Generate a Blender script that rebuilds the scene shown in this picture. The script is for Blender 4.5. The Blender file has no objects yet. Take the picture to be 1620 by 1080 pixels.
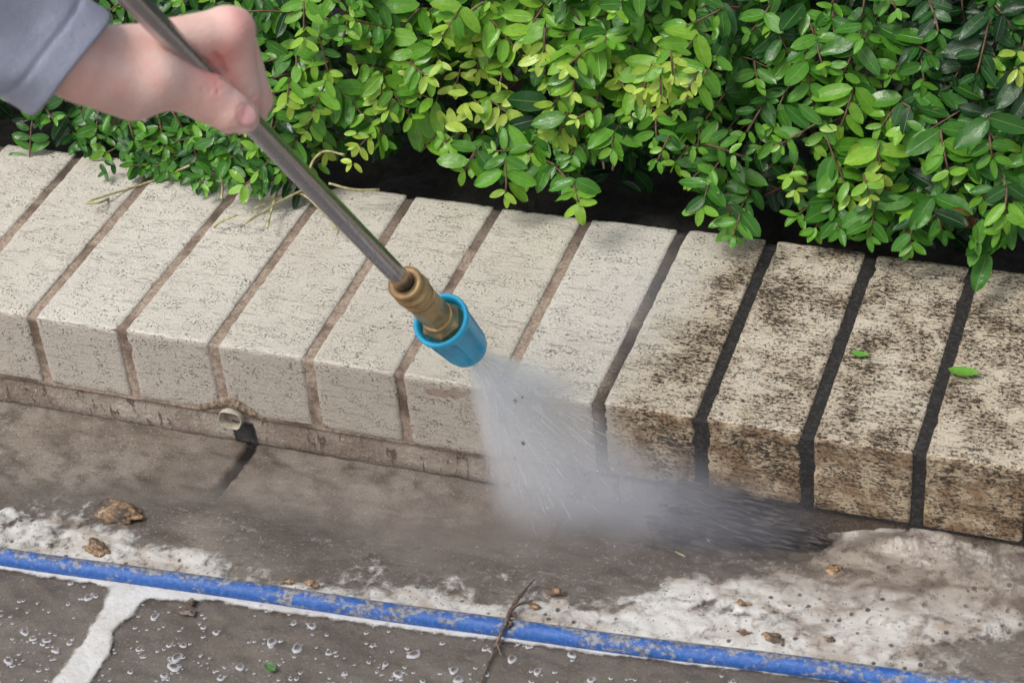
import bpy, math, random
import numpy as np
from mathutils import Vector, Matrix, noise as mnoise
random.seed(7); RNG = np.random.default_rng(11)
S = bpy.context.scene
COL = S.collection
R_ = math.radians

# ------------------------------------------------------------------ camera
CR = np.array([[0.9431035268, -0.1384330753, 0.3023111334],
               [0.3230574507, 0.5966347223, -0.7346161526],
               [-0.0786741459, 0.7904829485, 0.6074101472]])
CC = np.array([0.7551, -0.9868, 0.8561])
FP = 3430.55
cd = bpy.data.cameras.new('camera'); cam = bpy.data.objects.new('camera', cd); COL.objects.link(cam)
cd.sensor_width = 36; cd.lens = 36 * FP / 1620; cd.clip_start = 0.02; cd.clip_end = 500
m = Matrix([list(CR[i]) + [CC[i]] for i in range(3)] + [[0, 0, 0, 1]])
cam.matrix_world = m
cd.dof.use_dof = True; cd.dof.focus_distance = 1.47; cd.dof.aperture_fstop = 16
S.camera = cam

# ------------------------------------------------------------------ light
w = bpy.data.worlds.new('World'); S.world = w; w.use_nodes = True
wn = w.node_tree; bg = wn.nodes['Background']
sky = wn.nodes.new('ShaderNodeTexSky'); sky.sky_type = 'NISHITA'; sky.sun_disc = False
SUN_EL, SUN_AZ = R_(58), R_(215)
sky.sun_elevation = SUN_EL; sky.sun_rotation = SUN_AZ; sky.air_density = 1.0; sky.dust_density = 4.0
hs = wn.nodes.new('ShaderNodeHueSaturation'); hs.inputs['Saturation'].default_value = 0.42
wn.links.new(sky.outputs[0], hs.inputs['Color']); wn.links.new(hs.outputs[0], bg.inputs[0])
bg.inputs[1].default_value = 0.115
sd = bpy.data.lights.new('sun', 'SUN'); sd.energy = 1.4; sd.angle = R_(20); sd.color = (1, .97, .93)
so = bpy.data.objects.new('sun', sd); COL.objects.link(so)
sdir = Vector((math.sin(SUN_AZ) * math.cos(SUN_EL), math.cos(SUN_AZ) * math.cos(SUN_EL), math.sin(SUN_EL)))
so.rotation_euler = sdir.to_track_quat('Z', 'Y').to_euler()
S.view_settings.view_transform = 'Standard'; S.view_settings.look = 'None'
S.view_settings.gamma = 1; S.view_settings.exposure = 0.42
S.cycles.max_bounces = 10; S.cycles.transparent_max_bounces = 16; S.cycles.volume_bounces = 5
S.cycles.use_denoising = True

# ------------------------------------------------------------------ helpers
def ray(u, v): return CR @ np.array([(u - 810) / FP, -(v - 540) / FP, -1.])
def at(u, v, dist): return CC + ray(u, v) * dist
def hit(u, v, z, ax=2):
    d = ray(u, v); return CC + d * (z - CC[ax]) / d[ax]
def plan(X, Y, Z):                                   # vectorised world -> photo coordinates (used to read the masks off)
    q = (np.stack([X, Y, Z], -1) - CC) @ CR
    return 810 + FP * q[..., 0] / -q[..., 2], 540 - FP * q[..., 1] / -q[..., 2]
TAB = RNG.random((256, 256))
def vn(x, y, s=0):
    x = x + s * 17.31; y = y + s * 9.77
    xi = np.floor(x).astype(int); yi = np.floor(y).astype(int); fx = x - xi; fy = y - yi
    fx = fx * fx * (3 - 2 * fx); fy = fy * fy * (3 - 2 * fy)
    a = TAB[xi & 255, yi & 255]; b = TAB[(xi + 1) & 255, yi & 255]; c = TAB[xi & 255, (yi + 1) & 255]; d = TAB[(xi + 1) & 255, (yi + 1) & 255]
    return (a * (1 - fx) + b * fx) * (1 - fy) + (c * (1 - fx) + d * fx) * fy
def fbm(x, y, s=0, o=4):
    r = 0; a = .5; t = 0
    for i in range(o): r = r + a * vn(x * 2 ** i, y * 2 ** i, s + i * 3); t += a; a *= .5
    return r / t
def sst(a, b, x): t = np.clip((x - a) / (b - a), 0, 1); return t * t * (3 - 2 * t)

def tag(o, label=None, cat=None, group=None, kind=None):
    if label: o['label'] = label
    if cat: o['category'] = cat
    if group: o['group'] = group
    if kind: o['kind'] = kind
    return o
def mesh_obj(name, V, F, mat, parent=None, smooth=True, attrs=None):
    me = bpy.data.meshes.new(name)
    me.from_pydata([tuple(map(float, v)) for v in V] if not isinstance(V, np.ndarray) else V.tolist(), [], F if isinstance(F, list) else F.tolist())
    if smooth: me.polygons.foreach_set('use_smooth', [True] * len(me.polygons))
    for k, a in (attrs or {}).items():
        a = np.asarray(a, dtype=np.float32)
        if a.ndim == 1:
            at_ = me.attributes.new(k, 'FLOAT', 'POINT'); at_.data.foreach_set('value', a)
        else:
            if a.shape[1] == 3: a = np.concatenate([a, np.ones((len(a), 1), np.float32)], 1)
            at_ = me.attributes.new(k, 'FLOAT_COLOR', 'POINT'); at_.data.foreach_set('color', a.ravel())
    me.materials.append(mat); me.update()
    o = bpy.data.objects.new(name, me); COL.objects.link(o)
    if parent: o.parent = parent
    return o
def empty(name, loc=(0, 0, 0)):
    o = bpy.data.objects.new(name, None); COL.objects.link(o); o.location = loc; o.empty_display_size = .02; return o
def reparent(ch, par):                               # keep world place
    ch.parent = par; ch.location = Vector(ch.location) - Vector(par.location)

class NT:
    def __init__(s, name):
        s.m = bpy.data.materials.new(name); s.m.use_nodes = True; s.t = s.m.node_tree
        s.b = s.t.nodes['Principled BSDF']; s.out = s.t.nodes['Material Output']
        g = s.t.nodes.new('ShaderNodeNewGeometry'); s.pos = g.outputs['Position']; s.nrm = g.outputs['True Normal']
    def n(s, ty, **kw):
        x = s.t.nodes.new('ShaderNode' + ty)
        for k, v in kw.items():
            if k.startswith('i_'): s.set(x.inputs[k[2:].replace('_', ' ')], v)
            else: setattr(x, k, v)
        return x
    def set(s, inp, v):
        if isinstance(v, bpy.types.NodeSocket): s.t.links.new(v, inp)
        elif isinstance(v, (tuple, list)) and len(v) == 3 and inp.type == 'RGBA': inp.default_value = (*v, 1)
        else: inp.default_value = v
    def math(s, op, a, b=0., c=None, clamp=False):
        x = s.t.nodes.new('ShaderNodeMath'); x.operation = op; x.use_clamp = clamp
        s.set(x.inputs[0], a); s.set(x.inputs[1], b)
        if c is not None: s.set(x.inputs[2], c)
        return x.outputs[0]
    def map(s, v, a, b, lo=0., hi=1., smooth=True):
        x = s.t.nodes.new('ShaderNodeMapRange'); x.interpolation_type = 'SMOOTHSTEP' if smooth else 'LINEAR'
        for k, q in zip(range(5), (v, a, b, lo, hi)): s.set(x.inputs[k], q)
        return x.outputs[0]
    def mix(s, f, a, b, blend='MIX'):
        x = s.t.nodes.new('ShaderNodeMix'); x.data_type = 'RGBA'; x.blend_type = blend
        s.set(x.inputs[0], f); s.set(x.inputs[6], a); s.set(x.inputs[7], b); return x.outputs[2]
    def scale(s, vec, sc, off=(0, 0, 0)):
        x = s.t.nodes.new('ShaderNodeMapping'); s.set(x.inputs[0], vec); x.inputs['Scale'].default_value = sc; x.inputs['Location'].default_value = off; return x.outputs[0]
    def noise(s, vec, sc, detail=4, rough=.55, dist=0.):
        x = s.t.nodes.new('ShaderNodeTexNoise'); s.set(x.inputs['Vector'], vec); x.inputs['Scale'].default_value = sc
        x.inputs['Detail'].default_value = detail; x.inputs['Roughness'].default_value = rough; x.inputs['Distortion'].default_value = dist
        return x.outputs[0]
    def vor(s, vec, sc, feature='F1', rnd=1.):
        x = s.t.nodes.new('ShaderNodeTexVoronoi'); x.feature = feature; s.set(x.inputs['Vector'], vec); x.inputs['Scale'].default_value = sc
        x.inputs['Randomness'].default_value = rnd; return x.outputs['Distance']
    def attr(s, name, out='Fac'):
        x = s.t.nodes.new('ShaderNodeAttribute'); x.attribute_name = name; return x.outputs[out]
    def bump(s, h, strength=.5, dist=.001, normal=None):
        x = s.t.nodes.new('ShaderNodeBump'); s.set(x.inputs['Height'], h); x.inputs['Strength'].default_value = strength; x.inputs['Distance'].default_value = dist
        if normal is not None: s.set(x.inputs['Normal'], normal)
        return x.outputs[0]
    def pr(s, **kw):
        for k, v in kw.items():
            k = {'color': 'Base Color', 'rough': 'Roughness', 'metal': 'Metallic', 'normal': 'Normal', 'spec': 'Specular IOR Level', 'alpha': 'Alpha',
                 'coat': 'Coat Weight', 'coatr': 'Coat Roughness', 'sss': 'Subsurface Weight', 'trans': 'Transmission Weight'}.get(k, k)
            s.set(s.b.inputs[k], v)
        return s.m

# ------------------------------------------------------------------ materials
def mat_brick():
    t = NT('glazed_cream_brick'); P = t.pos
    sx = t.n('SeparateXYZ', i_Vector=P); nz = t.n('SeparateXYZ', i_Vector=t.nrm)
    top = t.map(nz.outputs[2], .4, .8)
    big = t.noise(P, 14, 3)
    # dirt boundary slants back along the depth of the wall
    xb = t.math('ADD', t.math('MULTIPLY', sx.outputs[1], .18), t.math('MULTIPLY', big, .05))
    d = t.math('SUBTRACT', sx.outputs[0], xb)
    dirt = t.map(d, .362, .408)
    warp = t.scale(P, (1, 1.9, 1.9))                 # drag marks run along the wall
    s1 = t.noise(warp, 380, 5, .68, .5)
    s2 = t.noise(t.scale(P, (1, 4.5, 4.5)), 190, 6, .74, .5)
    sp = t.noise(P, 620, 3, .6)
    clump = t.noise(P, 32, 5, .6)
    streak = t.map(t.noise(t.scale(P, (1, 9, 9), (3, 1, 2)), 46, 7, .75, 1.2), .575, .63)
    # clean : few tiny pits; dirty : dense blotches
    th = t.math('SUBTRACT', t.math('SUBTRACT', .650, t.math('MULTIPLY', clump, .08)), t.math('MULTIPLY', dirt, t.math('ADD', .082, t.math('MULTIPLY', t.math('SUBTRACT', clump, .5), .28))))
    blot = t.map(t.math('SUBTRACT', t.math('ADD', t.math('MULTIPLY', s1, .6), t.math('MULTIPLY', s2, .4)), th), -.008, .035)
    pit = t.math('MULTIPLY', t.map(sp, .57, .615), t.map(t.noise(P, 75, 4, .6), .46, .60, .12, 1.))
    lines = t.math('MULTIPLY', streak, t.math('ADD', .10, t.math('MULTIPLY', dirt, .75)))
    mask = t.math('MAXIMUM', t.math('MAXIMUM', t.math('MULTIPLY', blot, t.math('ADD', .75, t.math('MULTIPLY', dirt, .25))), lines), t.math('MULTIPLY', pit, t.math('ADD', .85, t.math('MULTIPLY', dirt, .1))), clamp=True)
    grain = t.noise(P, 900, 2, .6)
    clean = t.mix(t.map(big, .3, .75), (.67, .625, .54), (.57, .515, .435))
    clean = t.mix(t.map(grain, .35, .7), clean, (.68, .65, .585))
    oldc = t.mix(t.map(clump, .35, .65), (.60, .53, .42), (.47, .38, .27))
    clean = t.mix(dirt, clean, oldc)
    fr = t.mix(dirt, (.50, .45, .39), t.mix(t.map(t.noise(P, 60, 5, .6), .4, .6), (.48, .385, .265), (.25, .165, .095)))
    base = t.mix(top, fr, clean)
    # brownish wash near the foot of the clean fronts
    dk = t.mix(t.map(clump, .4, .6), (.018, .0145, .012), (.045, .030, .020))
    dk = t.mix(dirt, (.13, .12, .095), dk)
    oi = t.n('ObjectInfo').outputs['Random']
    base = t.mix(t.math('MULTIPLY', oi, .55), base, t.mix(1., base, (.90, .86, .79), 'MULTIPLY'))
    cp = t.n('VectorMath', operation='LENGTH'); t.set(cp.inputs[0], t.scale(P, (70, 90, 210), (-.300 * 70, 0, .0095 * 210)))
    base = t.mix(t.map(t.math('ADD', cp.outputs['Value'], t.math('MULTIPLY', t.math('SUBTRACT', t.noise(P, 120, 4), .5), 2.5)), .75, .95, .8, 0.), base, (.33, .235, .18))
    col = t.mix(mask, base, dk)
    h = t.math('SUBTRACT', t.math('ADD', t.math('MULTIPLY', s1, .6), t.math('MULTIPLY', grain, .5)), t.math('MULTIPLY', mask, .5))
    h = t.math('SUBTRACT', h, t.math('MULTIPLY', streak, .25)); h = t.math('SUBTRACT', h, t.math('MULTIPLY', pit, .6))
    return t.pr(color=col, rough=t.mix(mask, (.5,) * 3, (.75,) * 3), normal=t.bump(h, .8, .0016), spec=.45)
def mat_mortar():
    t = NT('mortar'); P = t.pos; sx = t.n('SeparateXYZ', i_Vector=P)
    d = t.math('SUBTRACT', sx.outputs[0], t.math('MULTIPLY', t.noise(P, 20), .03))
    dirt = t.map(d, .372, .395)
    g = t.noise(P, 420, 5, .7); b = t.noise(P, 22, 4)
    c = t.mix(t.map(g, .3, .7), (.23, .165, .12), (.50, .395, .31))
    c = t.mix(t.map(b, .45, .65), c, (.13, .085, .06))
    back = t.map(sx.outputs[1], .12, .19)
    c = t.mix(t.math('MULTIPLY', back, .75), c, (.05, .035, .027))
    c = t.mix(dirt, c, t.mix(t.map(g, .45, .66), (.012, .011, .010), (.045, .040, .036)))
    return t.pr(color=c, rough=.7, normal=t.bump(g, .9, .0016))
def mat_footing():
    t = NT('footing_render'); P = t.pos
    g = t.noise(P, 300, 5, .7); drip = t.noise(t.scale(P, (1, 1, .3)), 170, 5, .68, .6)
    b = t.noise(P, 18, 4); sx = t.n('SeparateXYZ', i_Vector=P)
    c = t.mix(t.map(b, .35, .65), (.46, .39, .325), (.27, .205, .16))
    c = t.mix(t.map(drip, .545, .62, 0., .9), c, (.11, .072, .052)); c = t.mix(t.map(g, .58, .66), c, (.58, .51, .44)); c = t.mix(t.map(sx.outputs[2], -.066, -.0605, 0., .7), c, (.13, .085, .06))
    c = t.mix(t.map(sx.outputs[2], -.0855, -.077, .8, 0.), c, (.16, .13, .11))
    # black algae left by the drain
    dx = t.math('ABSOLUTE', t.math('SUBTRACT', sx.outputs[0], t.math('ADD', .1425, t.math('MULTIPLY', drip, .006))))
    st = t.math('MULTIPLY', t.map(dx, .0078, .0095, 1., 0.), t.map(sx.outputs[2], -.0650, -.068))
    c = t.mix(st, c, t.mix(t.map(drip, .45, .6), (.012, .012, .015), (.07, .06, .06)))
    c = t.mix(t.map(sx.outputs[0], .40, .46), c, (.09, .065, .045))
    return t.pr(color=c, rough=.42, normal=t.bump(t.math('ADD', g, drip), 1., .0028))
def mat_concrete():
    t = NT('wet_concrete'); P = t.pos
    g = t.noise(P, 700, 3, .65); b = t.noise(P, 16, 5, .6); mpt = t.noise(P, 45, 5, .62)
    c = t.mix(t.map(b, .35, .65), (.215, .18, .150), (.34, .30, .26))
    c = t.mix(t.map(mpt, .45, .65, 0., .75), c, (.12, .094, .076))
    c = t.mix(t.map(g, .60, .68), c, (.55, .50, .43))
    c = t.mix(t.map(g, .41, .33), c, (.07, .055, .045))
    c = t.mix(t.attr('groove'), c, (.018, .016, .015))
    h = t.math('ADD', t.math('MULTIPLY', g, .6), t.math('MULTIPLY', mpt, .4))
    return t.pr(color=c, rough=t.map(mpt, .3, .7, .25, .45), normal=t.bump(h, .4, .001), coat=.7, coatr=.15)
def mat_water():
    t = NT('murky_water'); P = t.pos
    b = t.noise(t.scale(P, (1, 1.5, 1)), 20, 4, .5, .8); f = t.noise(t.scale(P, (1, 1.9, 1)), 95, 4, .5, .6); rip = t.attr('rip')
    c = t.mix(t.map(b, .35, .65), (.135, .112, .095), (.195, .170, .148))
    c = t.mix(t.attr('dark'), c, (.035, .028, .024))
    c = t.mix(t.map(t.noise(t.scale(P, (1, 3, 1)), 70, 4, .6, 1.2), .58, .68, 0., t.math('MULTIPLY', rip, .38)), c, (.34, .31, .29)); c = t.mix(t.map(t.noise(P, 500, 3, .6), .58, .66, 0., .45), c, (.42, .38, .33)); c = t.mix(t.map(f, .44, .34, 0., t.math('MULTIPLY', rip, .4)), c, (.07, .055, .045))  # pale dashes are ripple highlights painted into the colour; sand grains follow
    a = t.math('MULTIPLY', t.attr('murk'), t.map(b, .1, .6, .75, 1.), clamp=True)
    dif = t.n('BsdfDiffuse', i_Color=c); tr = t.n('BsdfTransparent')
    nb = t.bump(t.math('MULTIPLY', t.math('ADD', t.math('MULTIPLY', f, .7), b), t.math('ADD', .12, t.math('MULTIPLY', rip, .7))), .6, .003)
    t.set(dif.inputs['Normal'], nb)
    m1 = t.n('MixShader'); t.set(m1.inputs[0], a); t.set(m1.inputs[1], tr.outputs[0]); t.set(m1.inputs[2], dif.outputs[0])
    gl = t.n('BsdfGlossy', i_Roughness=.22); t.set(gl.inputs['Normal'], nb)
    fr = t.n('Fresnel', i_IOR=1.45); t.set(fr.inputs['Normal'], nb)
    m2 = t.n('MixShader'); t.set(m2.inputs[0], fr.outputs[0]); t.set(m2.inputs[1], m1.outputs[0]); t.set(m2.inputs[2], gl.outputs[0])
    t.t.links.new(m2.outputs[0], t.out.inputs['Surface']); return t.m
def mat_foam():
    t = NT('dirty_foam'); P = t.pos; sx = t.n('SeparateXYZ', i_Vector=P)
    sw = t.noise(t.scale(P, (1, 2.0, 1)), 30, 5, .55, 1.0); f = t.noise(P, 240, 4, .6)
    bub = t.vor(P, 330); bub2 = t.vor(P, 120)
    c = t.mix(t.map(sw, .42, .66), (.60, .585, .56), (.44, .39, .335))
    white = t.attr('white')
    c = t.mix(white, t.mix(t.map(sw, .38, .60), (.42, .36, .30), (.18, .142, .115)), c)
    c = t.mix(t.map(t.noise(P, 55, 4, .6, .8), .6, .68, 0., .55), c, (.30, .21, .14))
    c = t.mix(t.math('MULTIPLY', t.map(bub, .24, .14), t.map(f, .46, .54)), c, (.13, .11, .10))
    c = t.mix(t.math('MULTIPLY', t.map(bub2, .24, .15), t.map(t.noise(P, 40), .46, .56)), c, (.10, .085, .08))
    pure = t.attr('pure'); a = t.map(t.math('ADD', t.attr('foam'), t.math('MULTIPLY', t.math('MULTIPLY', t.math('SUBTRACT', t.noise(P, 120, 5, .62, .4), .5), 2.2), t.math('SUBTRACT', 1., t.math('MULTIPLY', pure, .62)))), .22, 1.05)
    c = t.mix(t.math('MULTIPLY', pure, .6), c, (.66, .66, .655))
    h = t.math('ADD', t.math('MULTIPLY', bub, .5), t.math('MULTIPLY', f, .8))
    h = t.math('ADD', h, t.math('MULTIPLY', sw, 1.2))
    return t.pr(color=c, rough=.3, alpha=t.math('MULTIPLY', a, t.map(t.attr('white'), 0., .8, .62, .95)), normal=t.bump(h, .35, .0014), sss=.0)
def simple(name, color, rough=.5, metal=0., nscale=0, nstr=.3, dark=None, nd=.001, **kw):
    t = NT(name); c = color
    if nscale:
        g = t.noise(t.pos, nscale, 5, .6)
        if dark: c = t.mix(t.map(g, .4, .62), color, dark)
        t.pr(normal=t.bump(g, nstr, nd))
    return t.pr(color=c, rough=rough, metal=metal, **kw)
def mat_leaf():
    t = NT('leaf'); P = t.pos
    col = t.attr('tint', 'Color'); u = t.attr('mid')
    rib = t.map(u, .10, .03)
    ve = t.noise(P, 260, 3, .6)
    c = t.mix(t.map(ve, .35, .7, 0., .35), col, t.mix(1., col, (.55, .6, .5), 'MULTIPLY'))
    c = t.mix(t.math('MULTIPLY', rib, .4), c, t.mix(.5, col, (.45, .6, .22)))
    sp = t.map(t.noise(P, 120, 3), .70, .74)
    c = t.mix(t.math('MULTIPLY', sp, .5), c, (.25, .2, .1))
    t.pr(color=c, rough=t.map(t.noise(P, 60), .35, .65, .2, .42), spec=.42, normal=t.bump(t.math('ADD', ve, t.math('MULTIPLY', rib, -.7)), .35, .0012))
    tl = t.n('BsdfTranslucent'); t.set(tl.inputs[0], t.mix(1., c, (1.2, 1.25, .5), 'MULTIPLY'))
    mx = t.n('MixShader'); mx.inputs[0].default_value = .28
    t.t.links.new(t.b.outputs[0], mx.inputs[1]); t.t.links.new(tl.outputs[0], mx.inputs[2]); t.t.links.new(mx.outputs[0], t.out.inputs[0])
    return t.m
def mat_hose():
    t = NT('blue_hose'); P = t.pos; nz = t.n('SeparateXYZ', i_Vector=t.nrm)
    n1 = t.noise(t.scale(P, (.55, 1, 1)), 110, 6, .72, .3); n2 = t.noise(P, 330, 5, .7)
    up = nz.outputs[2]; sidey = nz.outputs[1]
    c = t.mix(t.map(n2, .4, .65, 0., .6), (.018, .085, .32), (.045, .165, .47))
    k = t.math('ADD', t.math('ADD', n1, t.math('MULTIPLY', n2, .25)), t.math('ADD', t.math('MULTIPLY', sidey, .07), t.map(sidey, .3, .7, 0., .15)))
    c = t.mix(t.map(k, .57, .67, 0., .9), c, t.mix(t.map(n2, .4, .6), (.12, .112, .102), (.29, .29, .295)))
    return t.pr(color=c, rough=t.map(n1, .3, .7, .38, .7), normal=t.bump(t.math('ADD', n1, n2), .5, .0012))
def mat_skin():
    t = NT('skin'); P = t.pos; c = t.attr('tint', 'Color')
    mo = t.noise(P, 70, 4, .6)
    c2 = t.mix(t.map(mo, .38, .65, 0., .6), c, t.mix(1., c, (1., .76, .73), 'MULTIPLY'))
    pore = t.math('ADD', t.noise(P, 500, 3, .6), t.math('MULTIPLY', t.noise(t.scale(P, (1, 1, 3)), 120, 3, .6), .8))
    t.pr(color=c2, rough=.48, sss=.12, normal=t.bump(pore, .3, .0012))
    t.b.inputs['Subsurface Radius'].default_value = (1, .35, .2); t.b.inputs['Subsurface Scale'].default_value = .004
    return t.m
def mat_cloth():
    t = NT('blue_grey_cotton'); P = t.pos
    wv = t.noise(t.scale(P, (1, 1, 3)), 900, 2, .5); b = t.noise(P, 25, 4)
    c = t.mix(t.map(b, .35, .65), (.43, .46, .58), (.36, .39, .50))
    return t.pr(color=t.mix(t.map(wv, .35, .7, 0., .4), c, (.34, .37, .46)), rough=.85, normal=t.bump(t.math('ADD', wv, t.math('MULTIPLY', b, 5)), .6, .002))
def mat_steel():
    t = NT('wet_steel_tube'); n = t.noise(t.pos, 60, 4, .6)
    return t.pr(color=(.50, .49, .50), metal=.9, rough=t.map(n, .3, .7, .2, .3), normal=t.bump(n, .02, .0003))
def mat_brass():
    t = NT('brass'); n = t.noise(t.pos, 60, 4, .55)
    return t.pr(color=t.mix(t.map(n, .4, .65), (.55, .38, .18), (.33, .21, .10)), metal=.6, rough=t.map(n, .3, .7, .3, .5), normal=t.bump(n, .15, .0008))
def mat_soil():
    t = NT('dark_soil'); g = t.noise(t.pos, 90, 6, .7)
    return t.pr(color=t.mix(t.map(g, .4, .65), (.010, .008, .006), (.035, .026, .018)), rough=.7, normal=t.bump(g, 1., .006))
def mat_rock():
    t = NT('broken_stone'); g = t.noise(t.pos, 260, 5, .7); b = t.noise(t.pos, 70, 4, .6)
    c = t.mix(t.map(g, .4, .62), (.13, .085, .05), (.44, .27, .14)); c = t.mix(t.map(b, .5, .62), c, (.09, .065, .05))
    return t.pr(color=c, rough=.5, normal=t.bump(g, .9, .002), coat=.3)
def vol_mat(name, color, build, aniso=.2, absorb=(.5, .5, .5)):
    t = NT(name); t.t.nodes.remove(t.b)
    tc = t.n('TexCoord').outputs['Object']
    dens = build(t, tc)
    v = t.n('VolumePrincipled'); v.inputs['Color'].default_value = (*color, 1); v.inputs['Anisotropy'].default_value = aniso
    v.inputs['Absorption Color'].default_value = (*absorb, 1)
    t.set(v.inputs['Density'], dens); t.t.links.new(v.outputs[0], t.out.inputs['Volume']); return t.m

M_brick = mat_brick(); M_mortar = mat_mortar(); M_foot = mat_footing(); M_conc = mat_concrete(); M_water = mat_water(); M_foam = mat_foam()
M_leaf = mat_leaf(); M_hose = mat_hose(); M_skin = mat_skin(); M_cloth = mat_cloth(); M_steel = mat_steel(); M_brass = mat_brass(); M_soil = mat_soil(); M_rock = mat_rock()
M_blue = simple('turquoise_plastic', (.03, .46, .74), .35, nscale=60, nstr=.15, dark=(.02, .36, .62))
M_pvc = simple('dirty_pvc', (.50, .46, .37), .4, nscale=120, nstr=.3, dark=(.30, .25, .18))
M_stem = simple('woody_stem', (.10, .05, .03), .6, nscale=200, nstr=.5, dark=(.16, .09, .05))
M_pale = simple('pale_broken_stem', (.50, .47, .24), .5, nscale=200, nstr=.3, dark=(.30, .24, .12))
M_twig = simple('wet_twig', (.18, .13, .10), .5, nscale=320, nstr=.8, dark=(.07, .05, .04))
M_dead = simple('dead_leaf', (.28, .12, .045), .6, nscale=90, nstr=.5, dark=(.16, .07, .03))

# ------------------------------------------------------------------ tube / lathe builders
def tube(path, rad, seg=8, cap=True, wob=0):
    path = [np.array(p, float) for p in path]; n = len(path); V = []; F = []
    rad = rad if hasattr(rad, '__len__') else [rad] * n
    up = np.array([.3, .2, 1.]); prev = None
    for i, p in enumerate(path):
        t = path[min(i + 1, n - 1)] - path[max(i - 1, 0)]; t /= np.linalg.norm(t) + 1e-12
        if prev is None: a = np.cross(t, up); a = a if np.linalg.norm(a) > .1 else np.cross(t, [1, 0, 0])
        else: a = prev - t * (prev @ t)
        a /= np.linalg.norm(a); prev = a; b = np.cross(t, a)
        for k in range(seg):
            th = 2 * math.pi * k / seg; rr = rad[i] * (1 + (wob * (random.random() - .5) if wob else 0))
            V.append(p + (a * math.cos(th) + b * math.sin(th)) * rr)
    for i in range(n - 1):
        for k in range(seg):
            k2 = (k + 1) % seg; F.append((i * seg + k, i * seg + k2, (i + 1) * seg + k2, (i + 1) * seg + k))
    if cap: F.append(tuple(range(seg))[::-1]); F.append(tuple((n - 1) * seg + k for k in range(seg)))
    return V, F
def join(parts):
    V = []; F = []
    for v, f in parts:
        o = len(V); V += list(v); F += [tuple(i + o for i in q) for q in f]
    return V, F
def spline(pts, n):
    pts = [np.array(p, float) for p in pts]; out = []
    P = [2 * pts[0] - pts[1]] + pts + [2 * pts[-1] - pts[-2]]
    for i in range(1, len(P) - 2):
        for k in range(n):
            t = k / n; a, b, c, d = P[i - 1:i + 3]
            out.append(.5 * ((2 * b) + (-a + c) * t + (2 * a - 5 * b + 4 * c - d) * t * t + (-a + 3 * b - 3 * c + d) * t ** 3))
    out.append(pts[-1]); return out
def rock(c, r, sc=(1, 1, 1), seed=0, amp=.35, n=3):
    import bmesh
    bm = bmesh.new(); bmesh.ops.create_icosphere(bm, subdivisions=n, radius=1)
    V = []
    for v in bm.verts:
        q = v.co.copy(); k = 1 + amp * mnoise.noise(q * 1.3 + Vector((seed, seed * .7, 0))) * 1.6 + amp * .45 * mnoise.noise(q * 4 + Vector((0, seed, 3)))
        V.append(np.array(c) + np.array([q.x * sc[0], q.y * sc[1], q.z * sc[2]]) * k * r)
    F = [tuple(v.index for v in f.verts) for f in bm.faces]; bm.free(); return V, F

# ------------------------------------------------------------------ ground, water, foam
ZG = -.0855
WALLFOOT = ([-400, 0, 400, 700, 1000, 1300, 1620, 2000], [570, 640, 707, 760, 808, 852, 880, 930])
HOSE = ([-400, 0, 200, 400, 600, 800, 1000, 1200, 1400, 1500, 2000], [812, 880, 908, 936, 966, 993, 1021, 1045, 1071, 1084, 1140])
def axis(lo, hi, step, far):
    a = list(np.arange(lo, hi, step)); s = step; x = lo; L = []
    while x > -far: s *= 1.5; x -= s; L.append(x)
    s = step; x = a[-1]; Rr = []
    while x < far: s *= 1.5; x += s; Rr.append(x)
    return np.array(L[::-1] + a + Rr)
xs = axis(-.16, .86, .0018, 60); ys = axis(-.40, .012, .0018, 60)
X, Y = np.meshgrid(xs, ys, indexing='ij')
U, Vv = plan(X, Y, np.full_like(X, ZG))
near = (X > -.5) & (X < 1.2) & (Y > -.55) & (Y < .05)
U = np.where(near, U, 0); Vv = np.where(near, Vv, 3000)
wf = np.interp(U, *WALLFOOT); vh = np.interp(U, *HOSE)
def grid_faces(nx, ny, keep=None):
    i, j = np.meshgrid(np.arange(nx - 1), np.arange(ny - 1), indexing='ij'); a = i * ny + j
    F = np.stack([a, a + ny, a + ny + 1, a + 1], -1).reshape(-1, 4)
    return F if keep is None else F[keep[:-1, :-1].ravel()]
def seg_d(U, V, pts):
    d = np.full(U.shape, 1e9)
    for (a, b), (c, e) in zip(pts[:-1], pts[1:]):
        t = np.clip(((U - a) * (c - a) + (V - b) * (e - b)) / ((c - a) ** 2 + (e - b) ** 2), 0, 1)
        d = np.minimum(d, np.hypot(U - a - t * (c - a), V - b - t * (e - b)))
    return d
gn = (fbm(X * 300, Y * 300, 2, 2) - .5) * 3
gd = seg_d(U, Vv, [(398, 705), (372, 742), (322, 800), (250, 890), (150, 1020)]) + gn * 2
groove = 1 - sst(6, 9.5, gd)
gd2 = seg_d(U, Vv, [(905, 780), (845, 925), (760, 1085)])
groove = np.maximum(groove, .45 * (1 - sst(3, 6, gd2 + gn)))
und = (fbm(X * 9, Y * 9, 5) - .5) * .0016 * near
Z = ZG + und - groove * .003
V = np.stack([X, Y, Z], -1).reshape(-1, 3)
o = mesh_obj('ground', V, grid_faces(len(xs), len(ys)), M_conc, attrs={'groove': groove.ravel()})
tag(o, 'wet brown concrete gutter slab', kind='structure')

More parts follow.
